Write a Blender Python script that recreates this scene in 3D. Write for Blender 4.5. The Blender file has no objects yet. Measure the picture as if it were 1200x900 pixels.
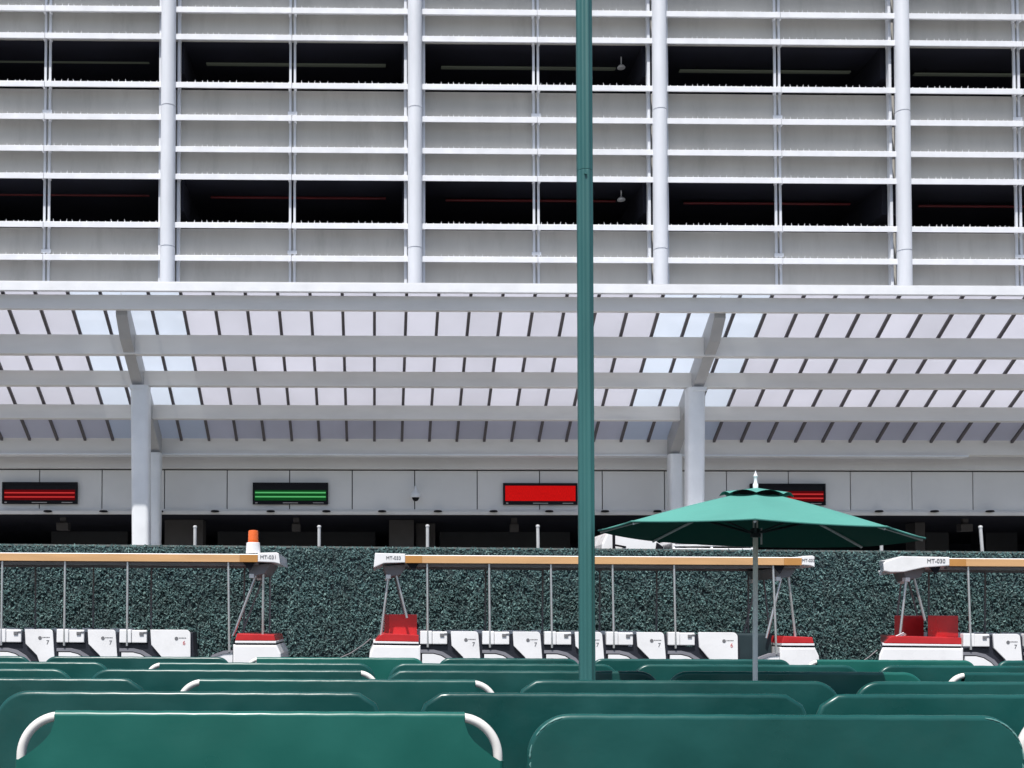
import bpy, bmesh, math, random
import numpy as np
from mathutils import Vector, Matrix

random.seed(7)
rng = np.random.default_rng(7)
S = bpy.context.scene
COL = S.collection
R = math.radians

# ------------------------------------------------------------------ camera
F, PX, PY, H = 1300.0, 461.0, 684.0, 1.35        # focal (px of a 1200 px wide picture), principal point, eye height
YAW, PITCH = 0.97, 1.6
cam = bpy.data.cameras.new('camera')
camo = bpy.data.objects.new('camera', cam); COL.objects.link(camo)
cam.sensor_width = 36; cam.lens = F / 1200 * 36
cam.shift_x = (600 - PX) / 1200; cam.shift_y = (PY - 450) / 1200
cam.clip_start = 0.05; cam.clip_end = 2000
camo.location = (0, 0, H)
camo.rotation_euler = (R(90 + PITCH), 0, R(-YAW))
S.camera = camo
RM = camo.rotation_euler.to_matrix()

def at(x, y, Y):
    """world point where the sight line through a photo pixel meets the real plane at depth Y"""
    d = RM @ Vector(((x - PX) / F, (PY - y) / F, -1))
    t = Y / d.y
    return Vector((d.x * t, Y, H + d.z * t))
def ax(x, Y, y=600): return at(x, y, Y).x
def az(y, Y, x=600): return at(x, y, Y).z

TILT = 0.005
def gz(x, y):
    k = 1.0 if y < 19.2 else max(0.0, 1 - (y - 19.2) / 1.2)
    return -TILT * x * k

# ------------------------------------------------------------------ world, sun
EL, AZ = 64.0, 22.0     # sun behind the camera, to the left
w = bpy.data.worlds.new('World'); S.world = w; w.use_nodes = True
nt = w.node_tree; nt.nodes.clear()
sky = nt.nodes.new('ShaderNodeTexSky'); sky.sky_type = 'NISHITA'; sky.sun_disc = False
sky.sun_elevation = R(EL); sky.sun_rotation = R(180 + AZ)
sky.air_density = 1.0; sky.dust_density = 2.0; sky.ozone_density = 1.0
bg = nt.nodes.new('ShaderNodeBackground'); bg.inputs['Strength'].default_value = 0.10
wo = nt.nodes.new('ShaderNodeOutputWorld')
nt.links.new(sky.outputs[0], bg.inputs[0]); nt.links.new(bg.outputs[0], wo.inputs[0])
sd = Vector((-math.sin(R(AZ)) * math.cos(R(EL)), -math.cos(R(AZ)) * math.cos(R(EL)), math.sin(R(EL))))
sl = bpy.data.lights.new('sun', 'SUN'); sl.energy = 4.2; sl.angle = R(0.53); sl.color = (1, 0.965, 0.91)
so = bpy.data.objects.new('sun', sl); COL.objects.link(so)
so.rotation_euler = (-sd).to_track_quat('-Z', 'Y').to_euler(); so.location = (-20, -20, 40)
S.view_settings.view_transform = 'Standard'; S.view_settings.look = 'None'
S.view_settings.exposure = 0.36; S.view_settings.gamma = 1.0; S.view_settings.use_curve_mapping = False

# ------------------------------------------------------------------ materials
def mat(name, col, rough=0.5, metal=0.0, var=0.10, vscale=3.0, bump=0.0, bscale=60.0, spec=0.5, dirt=0.0, coat=0.0, stretch=None):
    m = bpy.data.materials.new(name); m.use_nodes = True
    t = m.node_tree; b = t.nodes['Principled BSDF']
    b.inputs['Roughness'].default_value = rough; b.inputs['Metallic'].default_value = metal
    b.inputs['Specular IOR Level'].default_value = spec
    b.inputs['Coat Weight'].default_value = coat; b.inputs['Coat Roughness'].default_value = 0.15
    tc = t.nodes.new('ShaderNodeTexCoord')
    mp = t.nodes.new('ShaderNodeMapping'); t.links.new(tc.outputs['Object'], mp.inputs[0])
    oi = t.nodes.new('ShaderNodeObjectInfo')
    mm = t.nodes.new('ShaderNodeMath'); mm.operation = 'MULTIPLY'; mm.inputs[1].default_value = 37.0
    t.links.new(oi.outputs['Random'], mm.inputs[0]); t.links.new(mm.outputs[0], mp.inputs['Location'])
    if stretch: mp.inputs['Scale'].default_value = stretch
    n = t.nodes.new('ShaderNodeTexNoise'); n.inputs['Scale'].default_value = vscale; n.inputs['Detail'].default_value = 6
    t.links.new(mp.outputs[0], n.inputs[0])
    mr = t.nodes.new('ShaderNodeMapRange'); mr.inputs[1].default_value = 0.3; mr.inputs[2].default_value = 0.7
    mr.inputs[3].default_value = 1 - var; mr.inputs[4].default_value = 1 + var
    t.links.new(n.outputs[0], mr.inputs[0])
    mx = t.nodes.new('ShaderNodeMix'); mx.data_type = 'RGBA'; mx.blend_type = 'MULTIPLY'; mx.inputs[0].default_value = 1
    mx.inputs[6].default_value = (*col, 1); t.links.new(mr.outputs[0], mx.inputs[7])
    out = mx.outputs[2]
    if dirt > 0:
        n2 = t.nodes.new('ShaderNodeTexNoise'); n2.inputs['Scale'].default_value = 1.3; n2.inputs['Detail'].default_value = 10
        n2.inputs['Roughness'].default_value = 0.7
        t.links.new(mp.outputs[0], n2.inputs[0])
        r2 = t.nodes.new('ShaderNodeMapRange'); r2.inputs[1].default_value = 0.52; r2.inputs[2].default_value = 0.75
        r2.inputs[3].default_value = 0; r2.inputs[4].default_value = dirt
        t.links.new(n2.outputs[0], r2.inputs[0])
        m2 = t.nodes.new('ShaderNodeMix'); m2.data_type = 'RGBA'; m2.inputs[7].default_value = (0.10, 0.09, 0.08, 1)
        t.links.new(r2.outputs[0], m2.inputs[0]); t.links.new(out, m2.inputs[6]); out = m2.outputs[2]
    t.links.new(out, b.inputs['Base Color'])
    rr = t.nodes.new('ShaderNodeMapRange'); rr.inputs[1].default_value = 0.3; rr.inputs[2].default_value = 0.7
    rr.inputs[3].default_value = max(0.03, rough - 0.08); rr.inputs[4].default_value = min(1, rough + 0.08)
    t.links.new(n.outputs[0], rr.inputs[0]); t.links.new(rr.outputs[0], b.inputs['Roughness'])
    if bump > 0:
        n3 = t.nodes.new('ShaderNodeTexNoise'); n3.inputs['Scale'].default_value = bscale; n3.inputs['Detail'].default_value = 4
        t.links.new(mp.outputs[0], n3.inputs[0])
        bp = t.nodes.new('ShaderNodeBump'); bp.inputs['Strength'].default_value = bump; bp.inputs['Distance'].default_value = 0.02
        t.links.new(n3.outputs[0], bp.inputs['Height']); t.links.new(bp.outputs[0], b.inputs['Normal'])
    return m

def emit(name, col, strength, stripes=0):
    m = bpy.data.materials.new(name); m.use_nodes = True
    t = m.node_tree; b = t.nodes['Principled BSDF']
    b.inputs['Base Color'].default_value = (col[0] * .2, col[1] * .2, col[2] * .2, 1)
    b.inputs['Roughness'].default_value = 0.8; b.inputs['Specular IOR Level'].default_value = 0.1
    b.inputs['Emission Color'].default_value = (*col, 1); b.inputs['Emission Strength'].default_value = strength
    if stripes:
        tc = t.nodes.new('ShaderNodeTexCoord'); n = t.nodes.new('ShaderNodeTexNoise'); mp = t.nodes.new('ShaderNodeMapping')
        mp.inputs['Scale'].default_value = (stripes, 1, 3); n.inputs['Scale'].default_value = 6; n.inputs['Detail'].default_value = 3
        mr = t.nodes.new('ShaderNodeMapRange'); mr.inputs[1].default_value = 0.35; mr.inputs[2].default_value = 0.65
        mr.inputs[3].default_value = strength * 0.72; mr.inputs[4].default_value = strength * 1.1
        t.links.new(tc.outputs['Object'], mp.inputs[0]); t.links.new(mp.outputs[0], n.inputs[0])
        t.links.new(n.outputs[0], mr.inputs[0]); t.links.new(mr.outputs[0], b.inputs['Emission Strength'])
    return m

def sheet(name, col, thin=0.62, clear=0.0):
    """polycarbonate roofing: part of the sunlight comes through scattered, part straight"""
    m = bpy.data.materials.new(name); m.use_nodes = True
    t = m.node_tree; t.nodes.clear()
    o = t.nodes.new('ShaderNodeOutputMaterial')
    tr = t.nodes.new('ShaderNodeBsdfTranslucent'); df = t.nodes.new('ShaderNodeBsdfPrincipled'); tp = t.nodes.new('ShaderNodeBsdfTransparent')
    df.inputs['Roughness'].default_value = 0.25
    tc = t.nodes.new('ShaderNodeTexCoord'); n = t.nodes.new('ShaderNodeTexNoise'); n.inputs['Scale'].default_value = 0.7; n.inputs['Detail'].default_value = 5
    oi = t.nodes.new('ShaderNodeObjectInfo'); ad = t.nodes.new('ShaderNodeMath'); ad.operation = 'ADD'
    mr = t.nodes.new('ShaderNodeMapRange'); mr.inputs[1].default_value = 0.3; mr.inputs[2].default_value = 0.7
    mr.inputs[3].default_value = 0.84; mr.inputs[4].default_value = 0.96
    r2 = t.nodes.new('ShaderNodeMath'); r2.operation = 'MULTIPLY_ADD'; r2.inputs[1].default_value = 0.14; r2.inputs[2].default_value = 0
    t.links.new(oi.outputs['Random'], r2.inputs[0]); t.links.new(tc.outputs['Object'], n.inputs[0]); t.links.new(n.outputs[0], mr.inputs[0])
    t.links.new(mr.outputs[0], ad.inputs[0]); t.links.new(r2.outputs[0], ad.inputs[1])
    mx = t.nodes.new('ShaderNodeMix'); mx.data_type = 'RGBA'; mx.blend_type = 'MULTIPLY'; mx.inputs[0].default_value = 1
    mx.inputs[6].default_value = (*col, 1); t.links.new(ad.outputs[0], mx.inputs[7])
    for nd, s in ((tr, 'Color'), (df, 'Base Color')): t.links.new(mx.outputs[2], nd.inputs[s])
    a = t.nodes.new('ShaderNodeMixShader'); a.inputs[0].default_value = thin
    t.links.new(df.outputs[0], a.inputs[1]); t.links.new(tr.outputs[0], a.inputs[2])
    c = t.nodes.new('ShaderNodeMixShader'); c.inputs[0].default_value = clear
    t.links.new(a.outputs[0], c.inputs[1]); t.links.new(tp.outputs[0], c.inputs[2]); t.links.new(c.outputs[0], o.inputs[0])
    return m

M = dict(
    white_paint=mat('white_paint', (0.80, 0.815, 0.85), 0.42, var=0.05, dirt=0.10),
    column_paint=mat('column_paint', (0.68, 0.705, 0.755), 0.45, var=0.05, dirt=0.14, stretch=(1, 1, 0.25)),
    spandrel=mat('spandrel', (0.485, 0.475, 0.45), 0.75, var=0.09, vscale=0.9, bump=0.06, bscale=120, dirt=0.22, stretch=(1.6, 1, 0.35)),
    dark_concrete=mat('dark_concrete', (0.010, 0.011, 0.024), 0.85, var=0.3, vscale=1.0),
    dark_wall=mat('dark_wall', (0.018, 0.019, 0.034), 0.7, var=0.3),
    grey_column=mat('grey_column', (0.085, 0.080, 0.082), 0.8, var=0.12),
    spike=mat('spike', (0.62, 0.62, 0.62), 0.35, 0.4),
    steel_paint=mat('steel_paint', (0.80, 0.785, 0.77), 0.45, var=0.05, dirt=0.10, stretch=(0.3, 1, 1)),
    post_paint=mat('post_paint', (0.82, 0.84, 0.87), 0.4, var=0.04, dirt=0.08),
    beam_shaded=mat('beam_shaded', (0.42, 0.42, 0.43), 0.45, var=0.05, dirt=0.08),  # steel paint darkened: the shade on the beam sides is in the colour
    rafter=mat('rafter', (0.10, 0.09, 0.10), 0.6, var=0.15),
    sheet=sheet('sheet', (0.665, 0.675, 0.765), 0.64),
    sheet_clear=sheet('sheet_clear', (0.70, 0.78, 0.90), 0.72, 0.05),
    panel=mat('panel', (0.73, 0.725, 0.725), 0.5, var=0.05, vscale=0.8, dirt=0.06),
    ledge=mat('ledge', (0.72, 0.71, 0.70), 0.5, var=0.05, dirt=0.08),
    black=mat('black', (0.009, 0.009, 0.013), 0.5, var=0.2, spec=0.15),
    screen=mat('screen', (0.008, 0.008, 0.012), 0.25, var=0.1),
    led_red=emit('led_red', (0.85, 0.05, 0.05), 0.42), led_red_dim=emit('led_red_dim', (0.5, 0.006, 0.012), 0.08),
    led_red_full=emit('led_red_full', (0.85, 0.008, 0.008), 0.46, 14),
    led_green=emit('led_green', (0.13, 0.62, 0.20), 0.50), led_green_dim=emit('led_green_dim', (0.02, 0.3, 0.06), 0.08),
    small_print=mat('small_print', (0.35, 0.33, 0.33), 0.6),
    tube_lamp=emit('tube_lamp', (0.55, 0.62, 0.5), 0.022),
    pipe_red=mat('pipe_red', (0.13, 0.010, 0.014), 0.5),
    hedge_back=mat('hedge_back', (0.045, 0.072, 0.078), 0.9, var=0.3),
    galvanised=mat('galvanised', (0.55, 0.57, 0.58), 0.4, 0.6, var=0.1),
    fence_post=mat('fence_post', (0.50, 0.51, 0.52), 0.45, var=0.06, dirt=0.15),
    tram_white=mat('tram_white', (0.87, 0.87, 0.885), 0.32, var=0.04, vscale=2, dirt=0.16, coat=0.3),
    tram_grey=mat('tram_grey', (0.20, 0.19, 0.20), 0.55, var=0.1),
    tram_trim=mat('tram_trim', (0.22, 0.22, 0.25), 0.5, var=0.1),
    tan=mat('tan', (0.66, 0.39, 0.185), 0.45, var=0.08, vscale=5, stretch=(0.3, 1, 3)),
    tan_dark=mat('tan_dark', (0.52, 0.25, 0.07), 0.45, var=0.08),
    red=mat('red', (0.52, 0.022, 0.026), 0.33, var=0.10, vscale=4, coat=0.3, dirt=0.06),
    navy=mat('navy', (0.016, 0.018, 0.028), 0.5, var=0.2, bump=0.1, bscale=40),
    dark_teal=mat('dark_teal', (0.014, 0.030, 0.036), 0.55, var=0.2),
    chrome=mat('chrome', (0.62, 0.62, 0.63), 0.28, 0.75, var=0.05),
    rubber=mat('rubber', (0.02, 0.02, 0.02), 0.8),
    mark=mat('mark', (0.16, 0.16, 0.17), 0.6), mark_red=mat('mark_red', (0.55, 0.16, 0.17), 0.6),
    orange=mat('orange', (0.80, 0.14, 0.015), 0.28, var=0.06, coat=0.5),
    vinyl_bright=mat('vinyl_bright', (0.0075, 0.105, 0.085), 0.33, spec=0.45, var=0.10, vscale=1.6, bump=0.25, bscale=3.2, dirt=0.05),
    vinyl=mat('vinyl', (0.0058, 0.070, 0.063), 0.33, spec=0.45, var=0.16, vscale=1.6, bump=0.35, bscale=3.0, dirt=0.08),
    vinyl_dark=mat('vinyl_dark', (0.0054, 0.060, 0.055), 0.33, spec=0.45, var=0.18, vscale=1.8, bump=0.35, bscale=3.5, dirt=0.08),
    frame_white=mat('frame_white', (0.74, 0.73, 0.70), 0.38, var=0.06, vscale=9, dirt=0.25),
    lacing=mat('lacing', (0.12, 0.27, 0.25), 0.5),
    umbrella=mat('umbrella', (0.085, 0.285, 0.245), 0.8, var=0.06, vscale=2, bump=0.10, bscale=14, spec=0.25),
    umbrella_shade_side=mat('umbrella_shade_side', (0.012, 0.11, 0.09), 0.8, var=0.06, vscale=2, spec=0.2),  # shade under the umbrella put into a darker cloth colour
    pole_silver=mat('pole_silver', (0.90, 0.91, 0.86), 0.34, 0.0, var=0.1),
    lamp_green=mat('lamp_green', (0.034, 0.135, 0.132), 0.42, var=0.16, vscale=2, dirt=0.08, stretch=(1, 1, 0.3)),
    glass=mat('glass', (0.02, 0.025, 0.03), 0.08, var=0.05),
    plaza=mat('plaza', (0.062, 0.060, 0.058), 0.85, var=0.15, vscale=0.8, bump=0.15, bscale=90, dirt=0.25),
    asphalt=mat('asphalt', (0.055, 0.055, 0.057), 0.9, var=0.2, vscale=2, bump=0.3, bscale=160, dirt=0.1),
    bounce_concrete=mat('bounce_concrete', (0.36, 0.355, 0.34), 0.85, var=0.12, vscale=0.8, bump=0.1, bscale=90, dirt=0.25),
    kerb=mat('kerb', (0.36, 0.35, 0.33), 0.85, var=0.12, dirt=0.3),
)

def leaf_mat():
    m = bpy.data.materials.new('leaf'); m.use_nodes = True
    t = m.node_tree; b = t.nodes['Principled BSDF']; b.inputs['Roughness'].default_value = 0.60; b.inputs['Specular IOR Level'].default_value = 0.35
    g = t.nodes.new('ShaderNodeNewGeometry'); cr = t.nodes.new('ShaderNodeValToRGB')
    tc = t.nodes.new('ShaderNodeTexCoord'); n = t.nodes.new('ShaderNodeTexNoise'); n.inputs['Scale'].default_value = 4.5; n.inputs['Detail'].default_value = 5
    oi = t.nodes.new('ShaderNodeObjectInfo'); ad = t.nodes.new('ShaderNodeVectorMath'); ad.operation = 'ADD'
    t.links.new(tc.outputs['Object'], ad.inputs[0]); t.links.new(oi.outputs['Location'], ad.inputs[1]); t.links.new(ad.outputs[0], n.inputs[0])
    mr = t.nodes.new('ShaderNodeMapRange'); mr.inputs[1].default_value = 0.3; mr.inputs[2].default_value = 0.7; mr.inputs[3].default_value = 0.62; mr.inputs[4].default_value = 1.35
    t.links.new(n.outputs[0], mr.inputs[0])
    mx = t.nodes.new('ShaderNodeMix'); mx.data_type = 'RGBA'; mx.blend_type = 'MULTIPLY'; mx.inputs[0].default_value = 1
    t.links.new(g.outputs['Random Per Island'], cr.inputs[0]); t.links.new(cr.outputs[0], mx.inputs[6]); t.links.new(mr.outputs[0], mx.inputs[7]); t.links.new(mx.outputs[2], b.inputs['Base Color'])
    e = cr.color_ramp.elements
    e[0].color = (0.034, 0.072, 0.076, 1); e[1].color = (0.150, 0.245, 0.235, 1)
    for p, c in ((0.45, (0.042, 0.090, 0.093, 1)), (0.8, (0.074, 0.146, 0.144, 1))):
        k = e.new(p); k.color = c
    return m
M['leaf'] = leaf_mat()

# ------------------------------------------------------------------ mesh helpers
class MB:
    def __init__(s): s.bm = bmesh.new()
    def box(s, x0, x1, y0, y1, z0, z1, bev=0.0):
        vs = [s.bm.verts.new(p) for p in ((x0,y0,z0),(x1,y0,z0),(x1,y1,z0),(x0,y1,z0),(x0,y0,z1),(x1,y0,z1),(x1,y1,z1),(x0,y1,z1))]
        fs = [s.bm.faces.new([vs[i] for i in q]) for q in ((3,2,1,0),(4,5,6,7),(0,1,5,4),(1,2,6,5),(2,3,7,6),(3,0,4,7))]
        if bev > 0:
            es = list({e for f in fs for e in f.edges})
            bmesh.ops.bevel(s.bm, geom=es, offset=bev, segments=2, affect='EDGES', profile=0.6)
        return s
    def prism(s, pts, y0, y1, axis='y', bev=0.0):
        """extrude a polygon: axis 'y' takes (x, z) points, 'x' takes (y, z), 'z' takes (x, y)"""
        def P(a, b, c): return {'y': (a, c, b), 'x': (c, a, b), 'z': (a, b, c)}[axis]
        A = [s.bm.verts.new(P(p[0], p[1], y0)) for p in pts]; B = [s.bm.verts.new(P(p[0], p[1], y1)) for p in pts]
        n = len(pts); fs = [s.bm.faces.new(A), s.bm.faces.new(B[::-1])]
        for i in range(n): fs.append(s.bm.faces.new((A[i], B[i], B[(i + 1) % n], A[(i + 1) % n])))
        bmesh.ops.recalc_face_normals(s.bm, faces=fs)
        if bev > 0:
            es = list(fs[0].edges) + list(fs[1].edges)
            bmesh.ops.bevel(s.bm, geom=es, offset=bev, segments=2, affect='EDGES', profile=0.6)
        return s
    def tube(s, path, r, n=12, cap=True):
        path = [Vector(p) for p in path]; rs = r if isinstance(r, (list, tuple)) else [r] * len(path)
        rings = []; prev = None
        for i, p in enumerate(path):
            a = path[max(i - 1, 0)]; b = path[min(i + 1, len(path) - 1)]
            t = (b - a).normalized()
            if prev is None:
                u = t.cross(Vector((0, 1, 0)))
                if u.length < 0.1: u = t.cross(Vector((1, 0, 0)))
            else: u = prev - t * prev.dot(t)
            u.normalize(); prev = u; v = t.cross(u)
            rings.append([s.bm.verts.new(p + (u * math.cos(2*math.pi*k/n) + v * math.sin(2*math.pi*k/n)) * rs[i]) for k in range(n)])
        for i in range(len(rings) - 1):
            for k in range(n):
                f = s.bm.faces.new((rings[i][k], rings[i][(k+1) % n], rings[i+1][(k+1) % n], rings[i+1][k])); f.smooth = True
        if cap:
            s.bm.faces.new(rings[0][::-1]); s.bm.faces.new(rings[-1])
        return s
    def lathe(s, prof, c=(0, 0, 0), n=24, flute=0.0, nfl=12):
        rings = []
        for r, z in prof:
            ring = []
            for k in range(n):
                a = 2 * math.pi * k / n
                rr = r * (1 - flute * (0.5 + 0.5 * math.cos(nfl * a))) if flute else r
                ring.append(s.bm.verts.new((c[0] + rr * math.cos(a), c[1] + rr * math.sin(a), c[2] + z)))
            rings.append(ring)
        for i in range(len(rings) - 1):
            for k in range(n):
                f = s.bm.faces.new((rings[i][k], rings[i][(k+1) % n], rings[i+1][(k+1) % n], rings[i+1][k])); f.smooth = abs(prof[i+1][1] - prof[i][1]) > 0.0045
        s.bm.faces.new(rings[0][::-1]); s.bm.faces.new(rings[-1])
        return s
    def grid(s, fn, nu, nv, smooth=True):
        V = [[s.bm.verts.new(fn(i / nu, j / nv)) for j in range(nv + 1)] for i in range(nu + 1)]
        for i in range(nu):
            for j in range(nv):
                f = s.bm.faces.new((V[i][j], V[i+1][j], V[i+1][j+1], V[i][j+1])); f.smooth = smooth
        return s
    def quad(s, *pts):
        s.bm.faces.new([s.bm.verts.new(p) for p in pts]); return s
    def build(s, name, m, parent=None, fix=True):
        if fix: bmesh.ops.recalc_face_normals(s.bm, faces=s.bm.faces)
        for e_ in s.bm.edges:
            if len(e_.link_faces) == 2 and (e_.link_faces[0].smooth != e_.link_faces[1].smooth or e_.calc_face_angle(0) > 0.8): e_.smooth = False
        me = bpy.data.meshes.new(name); s.bm.to_mesh(me); s.bm.free()
        me.materials.append(M[m] if isinstance(m, str) else m)
        return link(name, me, parent)

def link(name, me, parent=None):
    o = bpy.data.objects.new(name, me); COL.objects.link(o)
    if parent is not None: o.parent = parent
    return o
def tag(o, label, cat, group=None):
    o['label'] = label; o['category'] = cat
    if group: o['group'] = group
    return o
def thing(name, loc, label, cat, group=None, rot=(0, 0, 0)):
    o = bpy.data.objects.new(name, None); COL.objects.link(o)
    o.location = loc; o.rotation_euler = rot; o.empty_display_size = 0.2
    return tag(o, label, cat, group)
def struct(o): o['kind'] = 'structure'; return o
def copy_part(o, parent, loc=None):
    c = o.copy(); COL.objects.link(c); c.parent = parent
    if loc is not None: c.location = loc
    for ch in list(o.children): copy_part(ch, c)
    return c
def lettering(txt, size, m, parent, loc, rot=(R(90), 0, 0), name='lettering', ex=0.002):
    cu = bpy.data.curves.new('txt', 'FONT'); cu.body = txt; cu.size = size; cu.extrude = ex
    cu.align_x = 'CENTER'; cu.align_y = 'CENTER'
    t = bpy.data.objects.new('txt', cu); COL.objects.link(t)
    dg = bpy.context.evaluated_depsgraph_get()
    me = bpy.data.meshes.new_from_object(t.evaluated_get(dg)); me.name = name
    bpy.data.objects.remove(t); bpy.data.curves.remove(cu)
    me.materials.clear(); me.materials.append(M[m])
    o = link(name, me, parent); o.location = loc; o.rotation_euler = rot
    return o
def arc(cx, cz, r, a0, a1, n=8): return [(cx + r * math.cos(R(a0 + (a1 - a0) * i / n)), cz + r * math.sin(R(a0 + (a1 - a0) * i / n))) for i in range(n + 1)]

# ------------------------------------------------------------------ ground
def ground_sheet(name, x0, x1, y0, y1, dz, m):
    ys = sorted({y0, y1} | {v for v in (19.2, 20.4) if y0 < v < y1})
    b = MB()
    for a, c in zip(ys[:-1], ys[1:]):
        lim = lambda x: max(-60, min(60, x))
        xs = [x0] + [v for v in (-60, 60) if x0 < v < x1] + [x1]
        for xa, xb in zip(xs[:-1], xs[1:]):
            b.quad((xa, a, gz(lim(xa), a) + dz), (xb, a, gz(lim(xb), a) + dz), (xb, c, gz(lim(xb), c) + dz), (xa, c, gz(lim(xa), c) + dz))
    return struct(b.build(name, m))
ground_sheet('ground', -600, 600, -600, 600, 0.0, 'plaza')
ground_sheet('tram_lane', -60, 60, 14.6, 18.30, 0.004, 'asphalt')
k = MB(); k.prism([(-60, 0.30), (60, -0.30), (60, -0.18), (-60, 0.42)], 14.40, 14.60, bev=0.02)
struct(k.build('kerb', 'kerb'))
ground_sheet('road', -60, 60, 19.3, 35.9, 0.004, 'bounce_concrete')  # unseen ground, made pale to bounce light up under the canopy

# ------------------------------------------------------------------ parking garage
YR = 23.38
BX = [ax(x, YR, 200) for x in (197, 1058)]
BAY = (BX[1] - BX[0]) / 3
colx = [BX[0] + BAY * i for i in range(-2, 6)]
garage = thing('parking_garage', (0, 24, 0), 'white slatted parking garage with dark open decks rising above the canopy', 'building')
def gp(mb, name, m, parent=None):           # a garage part in world coordinates
    o = mb.build(name, m, garage)
    for v in o.data.vertices: v.co.y -= 24
    return o
FLOOR = az(45, YR) - az(208, YR)
z45 = az(47, YR)
lev = [z45 + FLOOR * k for k in (-2, -1, 0, 1)]            # top edge of each opening
offs = [0, -(az(45, YR) - az(101, YR)), -(az(45, YR) - az(139, YR)), -(az(45, YR) - az(176, YR))]
Z_BOT = 6.90
Z_TOP = lev[-1] + 0.6
# columns
for i, x in enumerate(colx):
    b = MB()
    prof = [(0.155, Z_BOT)]
    for L in lev:
        zj = L - (az(45, YR) - az(127, YR))
        if zj - 0.1 > Z_BOT:
            prof += [(0.155, zj - 0.03), (0.155, zj - 0.020), (0.155, zj - 0.012), (0.135, zj - 0.010), (0.135, zj + 0.010), (0.155, zj + 0.012), (0.155, zj + 0.020), (0.155, zj + 0.03)]
    prof += [(0.155, Z_TOP)]
    b.lathe(prof, (x, YR - 0.02, 0), 24)
    o = gp(b, 'column', 'column_paint')
    f = MB(); f.box(x - 0.225, x - 0.165, YR + 0.12, YR + 0.25, Z_BOT, Z_TOP, 0.006); f.box(x + 0.165, x + 0.225, YR + 0.12, YR + 0.25, Z_BOT, Z_TOP, 0.006)
    fo = f.build('flange', 'column_paint', o)
    for v in fo.data.vertices: v.co.y -= 24
# rails with their row of anti-bird spikes (shared meshes)
hw = BAY / 2
rb = MB()
for s in (-1, 1):
    x0, x1 = (-(hw - 0.15), -0.006) if s < 0 else (0.006, hw - 0.15)
    rb.prism([(-0.03, -0.056), (-0.03, 0.054), (-0.02, 0.062), (0.248, 0.075), (0.248, 0.060), (-0.015, -0.060)], x0, x1, 'x', bev=0.004)
    for xe in (x0 + 0.06, x1 - 0.06):       # end brackets back to the wall
        rb.box(xe - 0.02, xe + 0.02, 0.10, 0.247, -0.004, 0.055)
bmesh.ops.recalc_face_normals(rb.bm, faces=rb.bm.faces)
rail_me = bpy.data.meshes.new('rail'); rb.bm.to_mesh(rail_me); rb.bm.free(); rail_me.materials.append(M['white_paint'])
sp = MB()
for s in (-1, 1):
    x = 0.05; up_ = [(s * x, 0.0635)]
    while x < hw - 0.24:
        h = random.uniform(0.018, 0.070); lean = random.uniform(-.015, .015)
        up_ += [(s * (x + 0.01), 0.070), (s * (x + 0.022 + lean), 0.070 + h), (s * (x + 0.036), 0.070)]
        x += random.uniform(0.09, 0.17)
    up_ += [(s * x, 0.0635)]
    sp.prism(up_, 0.0, 0.015)
sp_me = bpy.data.meshes.new('bird_spikes'); sp.bm.to_mesh(sp_me); sp.bm.free(); sp_me.materials.append(M['spike'])
for i in range(len(colx) - 1):
    xm = (colx[i] + colx[i + 1]) / 2
    for L in lev:
        for q in offs:
            z = L + q
            if z < Z_BOT + 0.1 or z > Z_TOP: continue
            o = link('rail', rail_me, garage); o.location = (xm, YR - 24, z)
            link('bird_spikes', sp_me, o)
    m_ = MB()
    for s in (-1, 1):
        m_.box(xm + s * 0.048 - 0.025, xm + s * 0.048 + 0.025, YR + 0.203, YR + 0.25, Z_BOT, Z_TOP, 0.005)
    for L in lev:
        zj = L - (az(45, YR) - az(128, YR))
        if zj > Z_BOT + 0.1: m_.box(xm - 0.10, xm + 0.10, YR + 0.185, YR + 0.201, zj - 0.035, zj + 0.035)
    gp(m_, 'mullion', 'column_paint')
    for L in lev:                      # spandrel between one opening and the next
        za, zb = L + offs[1] + 0.02, L - FLOOR + 0.03
        if za < Z_BOT + 0.3: continue
        b = MB(); b.box(colx[i] + 0.02, colx[i + 1] - 0.02, YR + 0.252, YR + 0.40, max(zb + 0.08, Z_BOT), za, 0.004)
        gp(b, 'spandrel', 'spandrel')
    b = MB(); b.box(colx[i] + 0.02, colx[i + 1] - 0.02, YR + 0.252, YR + 0.40, lev[-1] + 0.03, Z_TOP, 0.004)
    gp(b, 'spandrel', 'spandrel')
xa, xb = colx[0], colx[-1]
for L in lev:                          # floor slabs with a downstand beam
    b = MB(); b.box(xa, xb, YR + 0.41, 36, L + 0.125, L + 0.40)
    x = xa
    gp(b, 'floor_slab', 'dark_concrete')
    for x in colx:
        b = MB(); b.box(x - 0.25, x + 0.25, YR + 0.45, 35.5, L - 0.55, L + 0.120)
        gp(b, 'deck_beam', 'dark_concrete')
b = MB(); b.box(xa, xb, YR + 0.30, 36, Z_BOT - 0.35, Z_BOT - 0.15); gp(b, 'bounce_soffit', 'white_paint')  # unseen; made white to throw more light onto the last roof panels
b = MB(); b.box(xa, xb, YR - 0.27, YR + 0.40, Z_BOT - 0.145, Z_BOT - 0.005, 0.01); gp(b, 'shade_fascia', 'white_paint')  # unseen strip added so the shadow on the roof panels ends straight
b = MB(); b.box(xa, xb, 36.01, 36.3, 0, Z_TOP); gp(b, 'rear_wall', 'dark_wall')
b = MB(); b.box(xa, xb, YR + 0.41, 36.3, Z_TOP + 0.002, Z_TOP + 0.3); gp(b, 'roof', 'spandrel')
for xe in (xa, xb):
    b = MB(); b.box(xe - 0.25, xe + 0.25, YR + 0.45, 36, 0, 5.5); gp(b, 'side_wall', 'dark_wall')

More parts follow.
